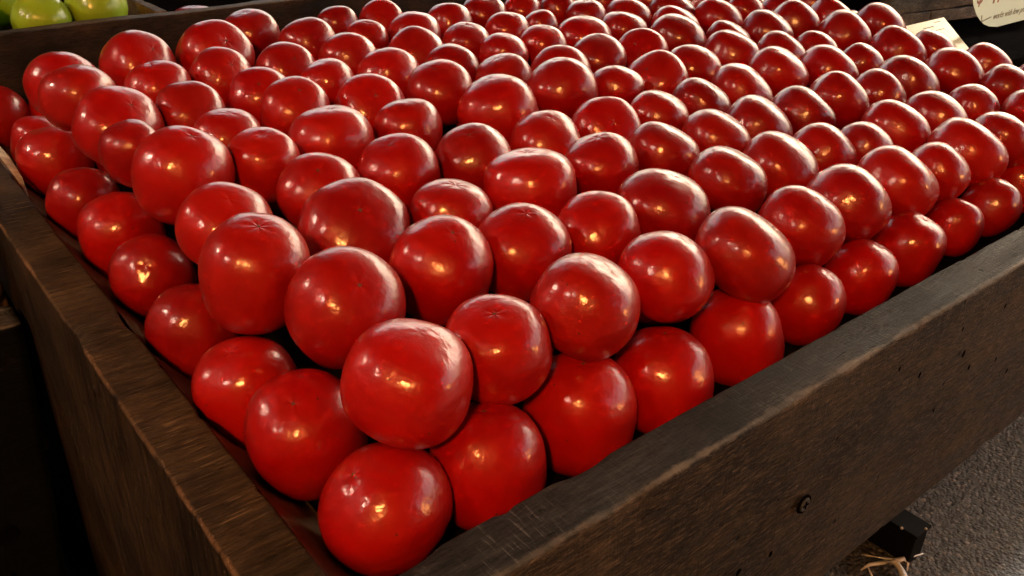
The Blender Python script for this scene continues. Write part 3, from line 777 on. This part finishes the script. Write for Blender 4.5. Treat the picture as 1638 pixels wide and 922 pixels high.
# ------------------------------------------------------------------ black box and torn wrapping on the asphalt
bx = empty('black_box', (1.0, .15, -.75)); tag(bx, 'small black box with pale studs on the asphalt under the crate', 'box')
under('shell', box_bm((1.107, .129, -.797), (1.150, .34, -.735), .003), M['black'], bx)
under('lid', box_bm((1.104, .126, -.733), (1.153, .343, -.727), .002), M['black'], bx)
for p in ((1.103, .27, -.730), (1.1055, .255, -.755), (1.1055, .20, -.757), (1.104, .155, -.727), (1.135, .128, -.727)):
    bm = bmesh.new(); bmesh.ops.create_uvsphere(bm, u_segments=10, v_segments=6, radius=.0026)
    for v in bm.verts: v.co = v.co+Vector(p)
    under('stud', bm, M['rivet'], bx)
wr = empty('torn_wrapping', (1.0, .1, GZ)); tag(wr, 'torn pale plastic straps twisted in front of the black box', 'wrapping')
random.seed(5)
def strap(pts, w):
    return tube_bm(pts, w, 6)
under('strap', strap([(1.059, .19, -.79), (1.060, .178, -.784), (1.080, .160, -.787), (1.103, .140, -.79), (1.141, .122, -.784)], [.0012, .002, .002, .0022, .001]), M['strap'], wr, True)
under('strap', strap([(1.026, .171, -.79), (1.043, .167, -.785), (1.068, .152, -.782), (1.084, .142, -.784), (1.080, .128, -.788), (1.067, .114, -.790), (1.052, .098, -.793)], [.001, .0034, .0038, .0064, .0052, .0080, .0098]), M['strap'], wr, True)
under('strap', strap([(1.086, .143, -.784), (1.101, .136, -.782), (1.102, .128, -.787), (1.088, .120, -.790)], [.005, .0042, .0030, .001]), M['strap'], wr, True)
under('strap', strap([(1.040, .167, -.787), (1.032, .155, -.790), (1.026, .147, -.793), (1.018, .140, -.797)], [.001, .0018, .0022, .001]), M['strap'], wr, True)

# ------------------------------------------------------------------ far right: grey crate, cards, black bins
gc = empty('grey_crate', (2.3, .95, -.2)); tag(gc, 'weathered grey wooden crate beyond the far end of the tomatoes', 'crate')
def slanted(x0, x1, y, z0, z1, th, seed):
    bm = plank_bm((x0, 0, z0), (x1, th, z1), 0, 60, .003, .0014, seed)
    bmesh.ops.transform(bm, matrix=Matrix.Translation((2.092, .916, 0)) @ Matrix.Rotation(math.atan2(-.172, .985), 4, 'Z'), verts=bm.verts); return bm
under('upper_board', slanted(.0, .62, 0, -.1, .10, .03, 41), M['grey_wood'], gc, True)
under('lower_board', slanted(-.05, .172, 0, -.24, -.102, .02, 43), M['grey_wood'], gc, True)
lo = bmesh.new()
under('lower_board', slanted(.180, .62, 0, -.135, -.102, .02, 47), M['grey_wood'], gc, True)
bn = empty('black_bin', (2.9, .6, GZ)); tag(bn, 'black bin standing in the dark beyond the grey crate', 'bin')
under('body', box_bm((2.0, 1.02, GZ+.001), (3.2, 1.7, .30), .02), M['darkbin'], bn)
under('rim', box_bm((1.98, 1.0, .302), (3.22, 1.72, .33), .008), M['darkbin'], bn)
bn = empty('black_bin', (2.2, .6, GZ)); tag(bn, 'low black bin behind the hanging price card', 'bin')
under('body', box_bm((1.64, .30, GZ+.001), (3.4, .88, -.16), .02), M['darkbin'], bn)
under('rim', box_bm((1.63, .29, -.158), (3.42, .89, -.14), .006), M['darkbin'], bn)
# yellow notice card lying at the crate's end
nc = empty('notice_card', (1.75, .6, -.05)); tag(nc, 'yellow handwritten card lying flat at the far end of the crate', 'card')
under('sheet', prism_bm([(1.941, .694, -.05), (1.60, .694, -.05), (1.56, .49, -.05), (1.659, .49, -.05)], .003, (0, 0, -1)), M['notice'], nc)
random.seed(3)
def scribble(p0, du, dv, length, amp, w, mat, parent, up):
    """small handwriting-like wavy line lying on a card"""
    pts = []; n = int(length/.004)
    for k in range(n):
        s = length*k/n; pts.append(Vector(p0)+Vector(du)*s+Vector(dv)*(amp*.6*math.sin(k*1.9)*random.uniform(.3, 1))+Vector(up)*.0006)
    return under('writing', tube_bm(pts, w, 4), mat, parent)
for (x, y, L) in ((1.86, .675, .035), (1.78, .655, .05), (1.78, .63, .05), (1.72, .62, .04), (1.71, .59, .05), (1.67, .565, .04), (1.65, .53, .03)):
    scribble((x, y, -.05), (1, 0, 0), (0, 1, 0), L, .004, .0009, M['ink_red'] if int(x*100) % 2 else M['ink_grey'], nc, (0, 0, 1))
# hanging price card
pc = empty('price_card', (2.05, .6, 0)); tag(pc, 'cream price card with rounded corner hanging at the upper right', 'card')
under('card', prism_bm([(2.205, .6, .105), (1.811, .6, .091), (1.857, .6, .011), (1.864, .6, .000), (1.878, .6, -.012), (1.893, .6, -.025), (1.915, .6, -.038), (1.940, .6, -.050), (1.968, .6, -.058), (2.011, .6, -.064), (2.146, .6, -.064), (2.321, .6, -.062)], .0006, (0, 1, 0)), M['card'], pc)
def text(body, loc, size, mat, shear=0.0, bold=.0):
    c = bpy.data.curves.new('writing', 'FONT'); c.body = body; c.size = size; c.extrude = .0004; c.offset = bold; c.shear = shear
    o = bpy.data.objects.new('writing', c); col.objects.link(o)
    bpy.context.view_layer.update()
    dg = bpy.context.evaluated_depsgraph_get(); me = bpy.data.meshes.new_from_object(o.evaluated_get(dg)); bpy.data.objects.remove(o)
    me.materials.clear(); me.materials.append(mat)
    t = bpy.data.objects.new('writing', me); col.objects.link(t); t.parent = pc
    t.matrix_world = Matrix.Translation(loc) @ Matrix.Rotation(R(90), 4, 'X')
    t.location = Vector(loc)-pc.location; t.rotation_euler = (R(90), 0, 0)
    t.parent = pc; t.matrix_parent_inverse = Matrix.Identity(4)
    return t
text('$', (1.872, .5985, 0.000), .055, M['ink_red'])
text('1.', (1.940, .5985, -0.006), .060, M['ink_red'])
text('49', (1.985, .5985, -0.002), .052, M['ink_red'])
text('works with low price', (1.972, .5985, -.043), .020, M['ink_grey'], .3)
under('writing', tube_bm([(1.914, .5985, -.028), (1.921, .5985, -.042), (1.962, .5985, -.036)], .0012, 4), M['ink_grey'], pc)
under('hook', tube_bm([(2.09, .602, .10), (2.09, .602, .30), (2.09, .60, 2.26)], .0015, 6), M['metal'], pc)
